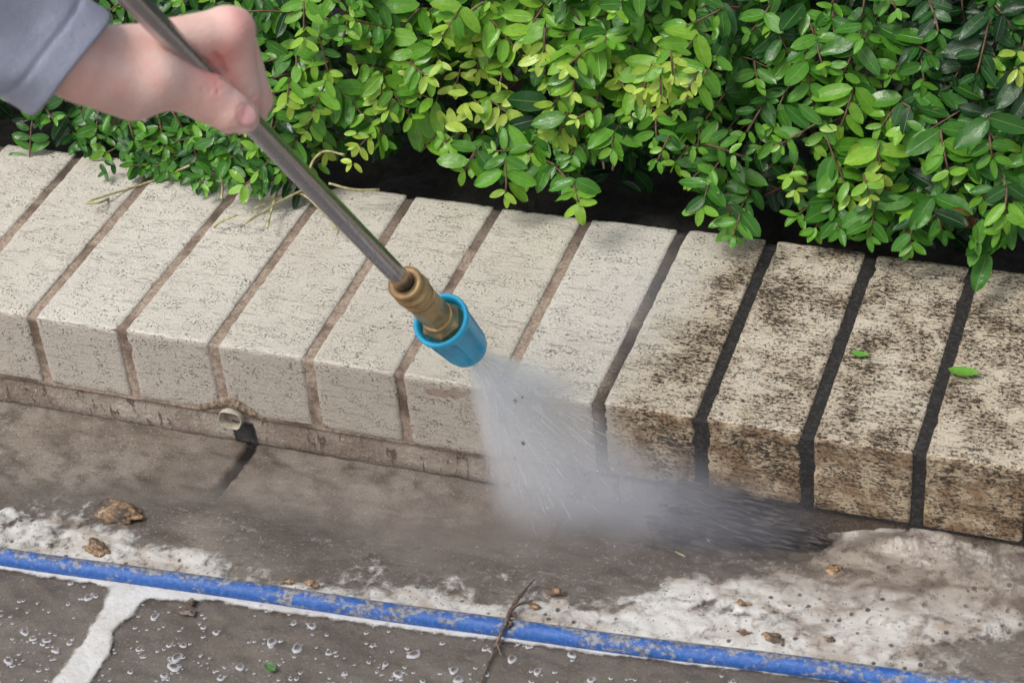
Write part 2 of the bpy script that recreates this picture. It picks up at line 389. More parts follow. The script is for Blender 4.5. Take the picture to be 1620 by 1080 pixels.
# murky water sheet : begins a hand's breadth off the wall on the left, touches it on the right
wob = (fbm(X * 16, Y * 22, 8, 4) - .5)
off = np.interp(U, [-400, 0, 300, 600, 800, 950, 2000], [100, 112, 92, 70, 20, 0, 0])
mk = sst(-14, 60, Vv - wf - off - wob * 90)
mk = mk * np.where(Vv > vh + 4, .62, 1) * (.75 + .25 * sst(.3, .7, fbm(X * 7, Y * 7, 3)))
dark = sst(.45, .75, fbm(X * 18 + 3, Y * 45, 12, 4)) * np.exp(-(((U - 1200) / 170) ** 2 + ((Vv - 805) / 45) ** 2)) * 1.3
dark += .55 * sst(.25, .7, fbm(X * 12, Y * 30, 14, 4)) * np.exp(-(((U - 420) / 380) ** 2 + ((Vv - 835 - (U - 420) * .10) / 50) ** 2)) + .6 * np.exp(-(((U - 1040) / 230) ** 2 + ((Vv - 895) / 42) ** 2))  # paints a shadow band into the murky water colour, left and middle
wz = ZG + .0016 + .0012 * (fbm(X * 60, Y * 110, 4, 3) - .5) * 2 * near
chop = np.exp(-(((U - 1180) / 190) ** 2 + ((Vv - 820) / 60) ** 2))
wz = wz + np.exp(-np.clip(-.003 - Y, 0, 1) / .026) * sst(1270, 1500, U) * .0165 + chop * (.004 + .010 * np.abs(fbm(X * 55 + wob, Y * 120, 9, 3) - .5) * 2)
keep = near & (Y < .006)
Vw = np.stack([X, Y, wz], -1).reshape(-1, 3)
def compact(V, F, A):
    u = np.unique(F); mp = np.full(len(V), -1); mp[u] = np.arange(len(u)); return V[u], mp[F], {k: a.ravel()[u] for k, a in A.items()}
v_, f_, a_ = compact(Vw, grid_faces(len(xs), len(ys), keep), {'rip': sst(4, -6, Vv - vh) * sst(10, 70, Vv - wf - off * .6), 'murk': np.clip(mk, 0, 1), 'dark': np.clip(dark, 0, 1)})
o = mesh_obj('water', v_, f_, M_water, attrs=a_); tag(o, 'thin sheet of murky brown runoff water', kind='structure')

# foam
big = fbm(X * 24, Y * 34, 21, 4) - .5; mid_ = fbm(X * 70, Y * 95, 31, 3) - .5
th = np.interp(U, [-400, 0, 60, 130, 200, 240, 300, 350, 400, 450, 520, 600, 700, 760, 850, 930, 1010, 1100, 1200, 1300, 1380, 2000],
               [30, 30, 55, 78, 62, 38, 52, 46, 22, 20, 22, 34, 70, 52, 66, 66, 78, 100, 118, 175, 260, 420])
up = vh - Vv
f1 = sst(-38, 34, th + big * 110 + mid_ * 60 - up) * sst(-6, 0, up)
# swirls of dirt inside the wide right-hand foam
sw = fbm(X * 14 + big * 1.2, Y * 30 + mid_, 41, 4)
right = sst(1150, 1420, U)
f1 *= 1 - .8 * sst(.50, .66, sw) * sst(40, 90, up) * (1 - .75 * right)
strip = np.exp(-((Vv - wf - 4) / 15) ** 2) * sst(1240, 1350, U)
bank = np.exp(-np.clip(-.003 - Y, 0, 1) / .026) * sst(1270, 1500, U + big * 160) * .0195
f1 = np.maximum(f1, strip)
f1 *= 1 - np.exp(-(((U - 1600) / 110) ** 2 + ((Vv - 1055) / 38) ** 2)) * 1.1
# runnel through the clear pool and the lip under the hose
dn = Vv - vh
sd_ = seg_d(U, Vv, [(215, 912), (205, 950), (165, 1000), (150, 1035), (112, 1085), (80, 1140)])
wd = np.interp(Vv, [905, 940, 960, 1000, 1085], [75, 36, 26, 19, 23])
lip = np.interp(U, [-50, 0, 150, 220, 300, 345, 420, 600, 900, 1300], [25, 26, 28, 40, 34, 27, 32, 29, 26, 22])
f2 = np.maximum(sst(-7, 7, wd + big * 16 + mid_ * 12 - sd_), sst(-4, 4, lip + mid_ * 5 - dn)) * (dn > -4)
f2 = np.where(U > 1330, 0, f2)
foam = np.clip(np.maximum(f1, f2), 0, 1)
white = np.clip(np.where(dn > 0, 1, 1 - .85 * sst(60, 170, up) + strip * .8) - .9 * right * sst(.42, .62, sw) * sst(20, 70, up) - .25 * right + .3 * mid_, 0, 1)
fz = ZG + .0030 + bank * (.95 + .15 * mid_) + sst(.2, 1, foam) * (.0005 + .0030 * np.clip(big + .35, 0, 1) * (dn < 0) + .0026 * np.abs(mid_) * 2 * (dn < 0))
keep = near & (foam > .02) & (Y < .004)
k2 = keep.copy(); k2[:-1] |= keep[1:]; k2[:, :-1] |= keep[:, 1:]
v_, f_, a_ = compact(np.stack([X, Y, fz], -1).reshape(-1, 3), grid_faces(len(xs), len(ys), k2), {'foam': foam, 'white': white, 'pure': (dn > -2) * sst(.3, .9, f2)})
o = mesh_obj('foam', v_, f_, M_foam, attrs=a_); tag(o, 'dirty white froth spread along the blue hose and gutter', 'foam', kind='stuff')

# bubbles floating in the clear pool below the hose
bt = NT('bubble_froth'); rr_ = bt.attr('rim')
bt.pr(color=bt.mix(rr_, (.30, .28, .28), (.70, .71, .75)), rough=.4, alpha=bt.map(rr_, .15, .8, .12, .62), coat=.15, coatr=.2)
M_bub = bt.m
BV = []; BF = []; BA = []
def bubble(c, r, e, ang):
    o = len(BV); nr, ns = 4, 10
    for i in range(nr + 1):
        t = i / nr
        for k in range(ns):
            th_ = 2 * math.pi * k / ns; rad = r * (.08 + .92 * t) * (1 + .12 * math.sin(3 * th_ + ang * 7))
            x = rad * math.cos(th_) * e; y = rad * math.sin(th_)
            BV.append((c[0] + x * math.cos(ang) - y * math.sin(ang), c[1] + x * math.sin(ang) + y * math.cos(ang), c[2] + .55 * r * math.sqrt(max(0, 1 - t * t))))
            BA.append(max(0., min(1., (t - .25) * 1.5)))
    for i in range(nr):
        for k in range(ns): k_ = (k + 1) % ns; BF.append((o + i * ns + k, o + i * ns + k_, o + (i + 1) * ns + k_, o + (i + 1) * ns + k))
    BF.append(tuple(o + k for k in range(ns)))
BIG = [(112, 892 + 30), (140, 945), (108, 955), (75, 1013), (90, 1030), (40, 1000), (14, 1045), (52, 1010), (62, 1060), (88, 1028), (322, 992), (342, 1000), (465, 985), (470, 1025), (493, 990),
       (700, 1017), (768, 1026), (820, 1017), (837, 1022), (905, 1035), (268, 1020), (280, 1040), (275, 1055), (260, 1068), (290, 1020), (220, 1027), (245, 975), (610, 1050), (630, 1066),
       (718, 1060), (725, 1075), (810, 1042), (850, 1062), (935, 1075), (1160, 1078), (380, 1055), (350, 1072), (520, 1032), (545, 1066), (430, 1015), (590, 1020), (655, 1035)]
for (u, v) in BIG:
    c = hit(u, v, ZG + .0022); r = random.uniform(.0014, .0033)
    bubble(c, r, random.uniform(1, 1.5), random.random() * 3)
    for _ in range(random.randint(0, 4)):
        a = random.random() * 6.28; bubble(c + np.array([math.cos(a), math.sin(a), 0]) * r * random.uniform(1.1, 1.8), r * random.uniform(.25, .6), 1, a)
for _ in range(1100):
    u = random.uniform(-60, 1320); v = np.interp(u, *HOSE) + 25 + random.random() ** .7 * 260
    if 100 < u < 260 and abs(u - (205 - (v - 930) * .65)) < 34: continue
    bubble(hit(u, v, ZG + .0022), random.uniform(.0004, .0013) * (1.5 if random.random() < .15 else 1), random.uniform(1, 1.4), random.random() * 3)
o = mesh_obj('bubbles', BV, BF, M_bub, attrs={'rim': BA}); tag(o, 'small soap bubbles floating on the clear pool below the hose', 'bubbles', kind='stuff')

# soil bed behind the wall
gx = axis(-.3, 1.2, .012, 50); gy = np.array(list(np.arange(.190, 1.2, .012)) + [1.5, 2, 3, 5, 10, 25, 60])
SX, SY = np.meshgrid(gx, gy, indexing='ij'); SZ = -.035 + (fbm(SX * 30, SY * 30, 6) - .5) * .03
o = mesh_obj('soil', np.stack([SX, SY, SZ], -1).reshape(-1, 3), grid_faces(len(gx), len(gy)), M_soil); tag(o, 'dark damp planting soil under the hedge', kind='structure')

# ------------------------------------------------------------------ brick coping
wall = empty('brick_coping', (.3, .1, -.085)); tag(wall, 'low cream brick edging, washed clean on the left and black with grime on the right', 'brick wall')
FX = {-1: -.0665, 0: -.0015, 1: .0673, 2: .1355, 3: .2039, 4: .2685, 5: .3372, 6: .4020, 7: .4680, 8: .5352, 9: .6031}
BX = {-1: -.0664, 0: .0012, 1: .0735, 2: .1375, 3: .2024, 4: .2688, 5: .3348, 6: .4038, 7: .4665, 8: .5350, 9: .6042}
def jx(i, D): return D[i] if i in D else (D[-1] + (i + 1) * .067 if i < -1 else D[9] + (i - 9) * .0675)
D_, H_ = .1953, .0577
def brick(i):
    mw = .0032; mw2 = .0032 if i < 5 else .0036
    if i >= 6: mw = .0036; mw2 = .0038
    xf0, xf1 = jx(i, FX) + mw, jx(i + 1, FX) - mw2; xb0, xb1 = jx(i, BX) + mw, jx(i + 1, BX) - mw2
    nx, ny, nz = 22, 70, 22; r = .0017
    y0 = random.uniform(-.0012, .0012); z1 = random.uniform(-.0007, .0007)
    hx, hy, hz = .5, D_ / 2, H_ / 2
    idx = {}; V = []; F = []
    def vid(a, b, c):
        k = (a, b, c)
        if k not in idx:
            idx[k] = len(V); V.append((a / nx, b / ny, c / nz))
        return idx[k]
    for a in range(nx):
        for b in range(ny):
            F.append((vid(a, b, nz), vid(a + 1, b, nz), vid(a + 1, b + 1, nz), vid(a, b + 1, nz)))
    for a in range(nx):
        for c in range(nz):
            F.append((vid(a, 0, c), vid(a + 1, 0, c), vid(a + 1, 0, c + 1), vid(a, 0, c + 1)))
            F.append((vid(a, ny, c + 1), vid(a + 1, ny, c + 1), vid(a + 1, ny, c), vid(a, ny, c)))
    for b in range(ny):
        for c in range(nz):
            F.append((vid(0, b, c + 1), vid(0, b + 1, c + 1), vid(0, b + 1, c), vid(0, b, c)))
            F.append((vid(nx, b, c), vid(nx, b + 1, c), vid(nx, b + 1, c + 1), vid(nx, b, c + 1)))
    F.append((vid(0, 0, 0), vid(0, ny, 0), vid(nx, ny, 0), vid(nx, 0, 0)))
    W = xf1 - xf0; out = []
    for (a, b, c) in V:
        p = Vector((a * W, b * D_, c * H_)); q = p + Vector((i * 3.1, 0, 0))
        chip = max(0, mnoise.noise(q * 75) - .26) * .007 + max(0, mnoise.noise(q * 190) - .2) * .003
        rr = r + chip + .0008 * mnoise.noise(q * 260)
        rr = max(.0009, rr)
        inner = Vector((min(max(p.x, rr), W - rr), min(max(p.y, rr), D_ - rr), min(max(p.z, rr), H_ - rr)))
        dv = p - inner
        if dv.length > 1e-9: p = inner + dv.normalized() * min(rr, dv.length if (abs(dv.x) > 0) + (abs(dv.y) > 0) + (abs(dv.z) > 0) < 2 else rr)
        n = .0003 * mnoise.noise(q * 300) + .0003 * mnoise.noise(q * 60)
        if dv.length > 1e-9: p += dv.normalized() * n
        else:
            pass
        t = p.y / D_; x = (xf0 + (xb0 - xf0) * t) + p.x * ((1 - t) * (xf1 - xf0) + t * (xb1 - xb0)) / W
        # hump of mortar bites the corners next to the drain
        z = -H_ + p.z + z1 * c
        y = p.y + y0
        dd = math.hypot((x - .1395), (z + .0615) * 1.1)
        if y < .03 and dd < .0175: y += (.0175 - dd) * .9
        out.append((x, y, z))
    o = mesh_obj('brick', out, F, M_brick, wall); o.location = -wall.location
    if i == 6: o['label'] = 'half cleaned brick under the spray, grimy towards the front'
    elif i > 6: o['label'] = 'brick blackened with grime'
    return o
for i in range(-6, 13): brick(i)
# mortar body
def slab(x0, x1, y0, y1, z0, z1, st, amp, sc, seed=0):
    nx = int((x1 - x0) / st); nz = max(2, int((z1 - z0) / st)); ny = max(2, int((y1 - y0) / st))
    V = []; F = []
    path = [(y0, z0 + (z1 - z0) * k / nz) for k in range(nz)] + [(y0 + (y1 - y0) * k / ny, z1) for k in range(ny + 1)] + [(y1, z0)]
    for a in range(nx + 1):
        x = x0 + (x1 - x0) * a / nx
        for (y, z) in path:
            q = Vector((x, y, z)) * sc + Vector((seed, 0, 0)); n = mnoise.noise(q) * amp + mnoise.noise(q * 2.7) * amp * .5
            V.append((x, y - (n if y < y1 - 1e-6 else 0) * (z < z1 - 1e-6) - 0, z + (n if z > z1 - 1e-6 else 0)))
    m_ = len(path)
    for a in range(nx):
        for k in range(m_ - 1): F.append((a * m_ + k, (a + 1) * m_ + k, (a + 1) * m_ + k + 1, a * m_ + k + 1))
    F.append(tuple(range(m_))[::-1][::-1]); F.append(tuple(nx * m_ + k for k in range(m_))[::-1])
    return V, F
V, F = slab(-.40, .87, .0013, .1925, -.0605, -.0015, .0026, .0006, 190)
o = mesh_obj('mortar', V, F, M_mortar, wall); o.location = -wall.location
V, F = slab(-.40, .87, .0030, .190, -.12, -.0595, .0026, .0009, 120, 4)
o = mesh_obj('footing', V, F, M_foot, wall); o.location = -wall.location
# drain pipe with a hump of mortar over it
pc = np.array([.1395, -.0005, -.0612])
V = []; F = []; ns = 40
prof = [(.0086, .030), (.0086, .006), (.0086, -.0032), (.0083, -.0040), (.0078, -.0034), (.0074, .006), (.0070, .05)]
for (r, y) in prof:
    for k in range(ns):
        a = 2 * math.pi * k / ns; V.append(pc + np.array([r * math.cos(a), y + .0009 * math.sin(3 * a) * (y < 0), r * math.sin(a) * .96]))
for i in range(len(prof) - 1):
    for k in range(ns): k2_ = (k + 1) % ns; F.append((i * ns + k, i * ns + k2_, (i + 1) * ns + k2_, (i + 1) * ns + k))
F.append(tuple((len(prof) - 1) * ns + k for k in range(ns)))
o = mesh_obj('drain_pipe', V, F, M_pvc, wall); o.location = -wall.location; o['label'] = 'cut end of a small cream plastic drain pipe with mud inside'
arc = []; rad = []
for k in range(40):
    a = math.pi * (-.02 + 1.04 * k / 39); s_ = math.sin(max(0, min(math.pi, a)))
    arc.append(pc + np.array([.0118 * math.cos(a) * (1 + .9 * (abs(math.cos(a)) ** 4)), .0042 - .0022 * s_, .0112 * math.sin(a) + .0012])); rad.append(.0028 + .0010 * s_ + .0006 * random.random())
V, F = tube(arc, rad, 14, wob=.3)
M_hump = simple('hump_mortar', (.30, .23, .165), .6, nscale=330, nstr=.9, dark=(.13, .09, .06), nd=.002)
o = mesh_obj('mortar_hump', V, F, M_hump, wall); o.location = -wall.location

# ------------------------------------------------------------------ hose
hp = [hit(u, v, ZG + .0058) for u, v in zip(HOSE[0], HOSE[1])]
hp = [hp[0] + (hp[0] - hp[1]) * 4] + hp + [hp[-1] + (hp[-1] - hp[-2]) * 2]
V, F = tube(spline(hp, 14), .0061, 28)
o = mesh_obj('hose', V, F, M_hose); tag(o, 'muddy blue rubber hose lying across the wet concrete', 'hose')

# ------------------------------------------------------------------ stones, clods, twig
def thing_mesh(name, vf, mat, label, cat, group=None, attrs=None, smooth=True):
    V, F = vf; V = np.array(V); c = V.mean(0); c[2] = V[:, 2].min()
    o = mesh_obj(name, V - c, F, mat, attrs=attrs, smooth=smooth); o.location = c; tag(o, label, cat, group); return o
p = hit(188, 812, ZG + .004); thing_mesh('stone', rock(p, .0095, (1.45, .85, .62), 3, .5, 4), M_rock, 'orange brown lump of broken stone half sunk in froth above the hose', 'stone')
p = hit(153, 869, ZG + .0055); thing_mesh('stone', rock(p, .0066, (1.3, .75, .8), 9, .5, 4), M_rock, 'small dark brown stone against the upper side of the blue hose', 'stone')
CL = [(1222, 1010, .0040, 'brown shell-like clod in froth just above the hose right of the twig'), (1312, 1010, .0022, 'tiny orange clod beside a dark bubble in the froth'),
      (1175, 955, .0032, 'orange brown clod at the ragged edge of the froth'), (880, 935, .0036, 'pale orange clod on the froth right of the twig'),
      (455, 920, .0026, 'pink brown crumb above the hose left of centre'), (492, 922, .0028, 'round pinkish crumb above the hose left of centre'),
      (1320, 902, .0036, 'rusty clod on swirling brown froth near the wall foot'), (845, 958, .0024, 'flat rusty scrap on the froth next to the twig'), (1178, 1000, .0026, 'dull brown crumb left of the shell-like clod')]
for k, (u, v, r, lb) in enumerate(CL):
    thing_mesh('clod', rock(hit(u, v, ZG + .006), r, (1.4, .8, .55), k + 20, .6, 3), M_rock, lb, 'clod', 'clods of dirt in the froth')
tw = spline([hit(756, 1090, ZG + .004), hit(772, 1050, ZG + .004), hit(788, 1012, ZG + .006), hit(800, 985, ZG + .0145), hit(812, 958, ZG + .012), hit(828, 935, ZG + .008), hit(845, 916, ZG + .006)], 8)
rd = list(np.interp(np.linspace(0, 1, len(tw)), [0, .35, .6, .8, 1], [.0006, .0010, .0015, .0012, .0007]))
parts = [tube(tw, rd, 9, wob=.35), tube(spline([hit(806, 966, ZG + .013), hit(822, 955, ZG + .012), hit(842, 950, ZG + .010)], 5), .0009, 7, wob=.3),
         tube(spline([hit(786, 1016, ZG + .006), hit(790, 1028, ZG + .005), hit(793, 1036, ZG + .005)], 4), .0007, 6),
         rock(hit(806, 987, ZG + .0125), .0026, (.8, .8, .8), 5, .6), rock(hit(812, 972, ZG + .012), .0022, (1, .8, .8), 7, .6)]
thing_mesh('twig', join(parts), M_twig, 'thin forked brown twig caught over the blue hose', 'twig')
V, F = join([rock(hit(303, 952, ZG + .004), .0028, (1, .7, .8), 31, .6), rock(hit(298, 968, ZG + .003), .0040, (1.2, .7, .35), 32, .5)])
thing_mesh('dirt_lump', (V, F), M_twig, 'grey lump of mud just under the hose beside the foam runnel', 'mud lump')
thing_mesh('straw', tube([hit(1068, 872, ZG + .006), hit(1084, 880, ZG + .006)], .0006, 6), M_pale, 'short pale straw floating in the dark runoff', 'straw')
M_flesh = simple('dark_grit', (.05, .035, .03), .6)
GL = ['largest dark grit speck, highest in the white spray', 'tiny grit speck just right of the largest one high in the spray', 'grit speck low in the spray above the pair over the bright foot', 'grit speck at the lower left foot of the spray',
      'faint grit speck right of the one at the lower left foot', 'lone grit speck low in the middle of the mist', 'small rightmost grit speck in the mist', 'lowest tiny grit speck at the left edge of the mist']
for k, (u, v, r) in enumerate([(815, 634, .0013), (826, 629, .0008), (828, 701, .0012), (815, 725, .0012), (858, 727, .0009), (926, 750, .0009), (986, 765, .0008), (826, 742, .0007)]):
    dd = 1.345 if k < 3 else 1.38
    o = thing_mesh('grit_speck', rock(at(u, v, dd), r, (1, .8, 1.3), k, .5, 2), M_flesh, GL[k], 'grit', 'grit specks flying in the spray')

# ------------------------------------------------------------------ leaves
LN, LM = 9, 4
def leaf(V, F, T, Mi, base, axis_, nrm, L, Wd, tint, curl=.15, cup=.18):
    ax = axis_ / np.linalg.norm(axis_); s = np.cross(nrm, ax); s /= np.linalg.norm(s); n = np.cross(ax, s); o = len(V)
    tw_ = random.uniform(-.4, .4); wav = random.uniform(0, .07); ph = random.random() * 6
    for i in range(LN + 1):
        t = i / LN; wv_ = Wd * .5 * (math.sin(math.pi * min(1, (t * .94 + .05))) ** .58) if 0 < i < LN else Wd * .03
        if i % 2: wv_ *= .965
        for j in range(LM + 1):
            k = j / LM * 2 - 1
            h = -curl * L * t * t + cup * Wd * k * k * .5 + tw_ * k * Wd * .3 * t + wav * Wd * math.sin(t * 7 + ph) * abs(k)
            V.append(base + ax * (L * t) + s * (wv_ * k) + n * h); T.append(tint); Mi.append(abs(k))
    for i in range(LN):
        for j in range(LM): a = o + i * (LM + 1) + j; F.append((a, a + 1, a + LM + 2, a + LM + 1))
def rv(s=1.): return np.array([random.gauss(0, s), random.gauss(0, s), random.gauss(0, s)])
LV = []; LF = []; LT = []; LMi = []; ST = []
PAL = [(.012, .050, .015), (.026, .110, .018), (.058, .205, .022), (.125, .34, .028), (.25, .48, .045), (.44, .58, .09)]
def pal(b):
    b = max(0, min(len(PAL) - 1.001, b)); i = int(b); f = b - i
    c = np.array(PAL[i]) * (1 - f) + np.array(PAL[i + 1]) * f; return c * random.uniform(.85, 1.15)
VIEW = np.array([-.30, .73, -.61])
def surf(u, v, depth=0.):
    # hedge face : leans back as it rises
    d = ray(u, v); k = .55; y0 = .165 + .02 * math.sin(u * .011) + .012 * math.sin(u * .031 + v * .02)
    t = (y0 + k * CC[2] - CC[1]) / (d[1] - k * d[2])
    return CC + d * (t + depth)
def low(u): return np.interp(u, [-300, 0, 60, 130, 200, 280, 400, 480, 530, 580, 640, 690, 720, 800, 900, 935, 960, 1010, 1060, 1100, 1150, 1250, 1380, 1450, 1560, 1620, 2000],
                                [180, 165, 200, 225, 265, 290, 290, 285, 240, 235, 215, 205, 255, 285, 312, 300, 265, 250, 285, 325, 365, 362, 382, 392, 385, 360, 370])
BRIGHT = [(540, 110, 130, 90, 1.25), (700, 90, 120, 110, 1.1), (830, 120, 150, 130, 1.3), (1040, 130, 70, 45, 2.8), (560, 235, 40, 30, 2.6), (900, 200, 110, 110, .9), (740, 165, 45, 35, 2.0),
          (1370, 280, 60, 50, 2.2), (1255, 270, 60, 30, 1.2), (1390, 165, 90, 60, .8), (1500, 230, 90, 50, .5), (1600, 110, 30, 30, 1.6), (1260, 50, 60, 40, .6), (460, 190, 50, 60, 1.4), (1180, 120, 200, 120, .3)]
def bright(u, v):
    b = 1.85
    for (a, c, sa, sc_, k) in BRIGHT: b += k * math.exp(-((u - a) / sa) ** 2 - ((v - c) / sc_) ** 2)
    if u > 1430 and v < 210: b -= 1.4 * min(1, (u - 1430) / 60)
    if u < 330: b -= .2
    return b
def shoot(tip, dirv, b, n, Ls, spacing=.0075, stem=True, big_=1.):
    """leaves in loose pairs along a curved stem that ends at tip"""
    d = dirv / np.linalg.norm(dirv); side = np.cross(d, -VIEW); side /= np.linalg.norm(side)
    pts = []; p = tip.copy(); dd = d.copy()
    for k in range(n):
        pts.append((p.copy(), dd.copy())); p = p - dd * spacing * random.uniform(.8, 1.2); dd = dd + rv(.06) + np.array([0, -.0, .05]); dd /= np.linalg.norm(dd)
    for k, (q, dq) in enumerate(pts):
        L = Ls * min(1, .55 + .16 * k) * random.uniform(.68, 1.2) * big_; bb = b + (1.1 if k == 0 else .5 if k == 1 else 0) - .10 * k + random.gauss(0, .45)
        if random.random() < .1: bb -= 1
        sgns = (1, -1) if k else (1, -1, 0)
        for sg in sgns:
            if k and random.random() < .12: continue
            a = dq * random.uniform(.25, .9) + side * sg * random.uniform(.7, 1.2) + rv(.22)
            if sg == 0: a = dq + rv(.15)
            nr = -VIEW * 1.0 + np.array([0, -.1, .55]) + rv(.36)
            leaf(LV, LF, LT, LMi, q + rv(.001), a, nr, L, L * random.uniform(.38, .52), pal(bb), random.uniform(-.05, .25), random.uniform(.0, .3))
    if stem and n > 2: ST.append(([q for q, _ in pts[::1]], .0007))
# outer shoots, spread evenly over the face by dart throwing
placed = []
def dart(n, rmin, urange, vtop, fn, tries=40):
    got = []
    for _ in range(n * tries):
        u = random.uniform(*urange); lw = low(u); v = random.uniform(vtop, lw)
        if all((u - a) ** 2 + (v - b_) ** 2 > rmin * rmin for a, b_ in got[-900:]):
            got.append((u, v)); fn(u, v, lw)
            if len(got) >= n: break
    return got
def outer(u, v, lw):
    if 590 < u < 700 and v > 190 and random.random() < .6: return
    if 960 < u < 1050 and v > 235 and random.random() < .5: return
    if u > 1400 and v < 200 and random.random() < .4: return
    p = surf(u, v, random.uniform(-.018, .012)); e = lw - v
    dv = np.array([random.gauss(0, .6), random.gauss(-.45, .3), random.gauss(-.5, .45)])
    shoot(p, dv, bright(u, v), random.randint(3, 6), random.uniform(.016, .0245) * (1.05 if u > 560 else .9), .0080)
dart(440, 29, (-150, 1780), -130, outer)
def inner1(u, v, lw):
    p = surf(u, v - 12, random.uniform(.02, .05)); shoot(p, rv(.6) + np.array([0, -.3, -.3]), min(1.3, bright(u, v) - 2.2), random.randint(3, 5), random.uniform(.018, .026), .0085)  # deeper leaves get a darker tint, painting in the hedge's inner shade
dart(330, 32, (-200, 1820), -150, inner1)
def inner2(u, v, lw):
    p = surf(u, v - 25, random.uniform(.07, .13)); shoot(p, rv(.6), .1, 5, .022, .009, False)  # deepest leaves tinted near black so the gaps look shaded
dart(300, 36, (-200, 1850), -170, inner2)
# sprigs hanging over the bricks on the left
for _ in range(36):
    u = random.uniform(120, 480); v = random.uniform(215, 305) if u > 170 else random.uniform(190, 250)
    p = surf(u, v, -.005); p[2] = max(p[2], .010)
    shoot(p, np.array([random.gauss(-.3, .6), -.5, random.gauss(-.15, .3)]), random.uniform(.6, 2.6), random.randint(2, 4), random.uniform(.015, .023), .009)
for (u, v, b, n, L) in [(560, 232, 4.2, 2, .014), (560, 255, 4.0, 1, .013), (455, 165, 3.9, 3, .018), (740, 165, 4.4, 2, .019), (735, 270, 2.6, 3, .026), (915, 320, 2.4, 3, .022), (800, 305, 2.9, 4, .025), (1040, 255, 2.0, 3, .018),
                        (1160, 375, 1.8, 3, .022), (1375, 375, 2.0, 3, .024), (1260, 300, 3.9, 2, .022), (1375, 310, 4.2, 3, .018), (1440, 385, 1.6, 3, .022), (1065, 120, 4.7, 3, .015), (1045, 150, 4.6, 3, .014),
                        (1085, 145, 4.7, 3, .014), (1020, 140, 4.1, 3, .017), (830, 60, 3.9, 4, .024), (860, 85, 4.0, 3, .026), (1590, 340, 2.6, 3, .024), (1610, 110, 4.2, 2, .018), (1330, 200, 3.3, 4, .024),
                        (600, 160, 3.6, 3, .023), (480, 60, 3.5, 4, .021), (700, 60, 3.6, 4, .024), (1500, 270, 2.6, 4, .023), (1570, 250, 2.0, 4, .024), (1110, 330, 2.2, 3, .02)]:
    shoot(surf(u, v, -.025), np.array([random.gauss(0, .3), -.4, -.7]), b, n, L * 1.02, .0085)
hedge = empty('hedge', (.25, .35, -.03)); tag(hedge, 'dense small-leaved green hedge hanging over the back of the brick edging', 'hedge')
# top and back of the bush beyond the frame : big enough to shade its own inside
TV = []; TF = []; TT = []; TM = []
for _ in range(3400):
    x = random.uniform(-.75, 1.15); t = random.random()
    y = .30 + .62 * t; z = .34 + .10 * math.sin(t * 3.1) + random.gauss(0, .02) + .03 * math.sin(x * 9)
    if random.random() < .25: y = .92 + random.gauss(0, .02); z = random.uniform(.0, .4)
    q = np.array([x, y, z]); pu, pv = plan(*[np.array(k) for k in q])
    if -30 < pu < 1650 and pv > -60: continue
    leaf(TV, TF, TT, TM, q, rv(1) * np.array([1, 1, .3]), np.array([0, -.2, 1]) + rv(.4), random.uniform(.03, .045), random.uniform(.017, .022), pal(random.uniform(.5, 3)))
o = mesh_obj('foliage', np.array(LV + TV), LF + [tuple(i + len(LV) for i in f) for f in TF], M_leaf, hedge, attrs={'tint': np.array(LT + TT), 'mid': LMi + TM}); o.location = -hedge.location
# branches
parts = [tube(q, [r] * len(q), 5) for q, r in ST]
for _ in range(90):
    u = random.uniform(-100, 1750); v = random.uniform(-50, low(u) + 10); a = surf(u, v, .02 + random.random() * .03); b = np.array([a[0] + random.gauss(0, .05), .42 + random.gauss(0, .05), -.03])
    mdl = (a + b) / 2 + np.array([random.gauss(0, .03), 0, .05]); q = spline([b, mdl, a], 8)
    parts.append(tube(q, list(np.linspace(.0028, .0009, len(q))), 6))
V, F = join(parts); o = mesh_obj('branches', V, F, M_stem, hedge); o.location = -hedge.location
parts = []
for pl in [[(520, 345), (470, 305), (400, 330)], [(480, 300), (440, 320), (385, 355)], [(505, 330), (520, 345), (535, 365)], [(440, 300), (430, 330), (423, 360)], [(375, 340), (350, 350), (338, 360)],
           [(185, 305), (160, 320), (135, 322)], [(545, 245), (510, 240), (490, 268), (500, 300)], [(350, 280), (352, 300), (350, 315)], [(300, 262), (230, 290), (140, 318)], [(600, 300), (560, 300), (520, 290)]]:
    q = spline([surf(u, v, -.012 if v < 300 else 0) if v < 310 else hit(u, v, .007 + random.random() * .006) for u, v in pl], 6)
    parts.append(tube(q, [.0009] * len(q), 6, wob=.2))
for V, F in parts:
    o = mesh_obj('broken_stem', V, F, M_pale, hedge); o.location = -hedge.location
def single_leaf(name, base, ax, nrm, L, Wd, tint, label, cat, mat=M_leaf, curl=.05, group=None):
    V = []; F = []; T = []; Mi = []; leaf(V, F, T, Mi, np.array(base), np.array(ax, float), np.array(nrm, float), L, Wd, np.array(tint), curl, .2)
    thing_mesh(name, (V, F), mat, label, cat, group, {'tint': np.array(T), 'mid': Mi})
a = hit(1500, 585, .0035); b = hit(1548, 592, .0045); single_leaf('fallen_leaf', a, b - a, (0, 0, 1), np.linalg.norm(b - a), .0085, (.16, .38, .05), 'larger green leaf fallen across a black joint on the grimy bricks', 'leaf', curl=-.02)
a = hit(1346, 557, .0025); b = hit(1375, 563, .003); single_leaf('fallen_leaf', a, b - a, (0, -.2, 1), np.linalg.norm(b - a), .0048, (.13, .36, .05), 'smaller green leaf lying flat in the middle of a grimy brick', 'leaf', curl=-.02)
a = hit(420, 1050, ZG + .005); b = hit(436, 1060, ZG + .0045); single_leaf('leaf_scrap', a, b - a, (0, 0, 1), .008, .006, (.10, .22, .08), 'dull green leaf scrap floating among bubbles in the pool', 'leaf')
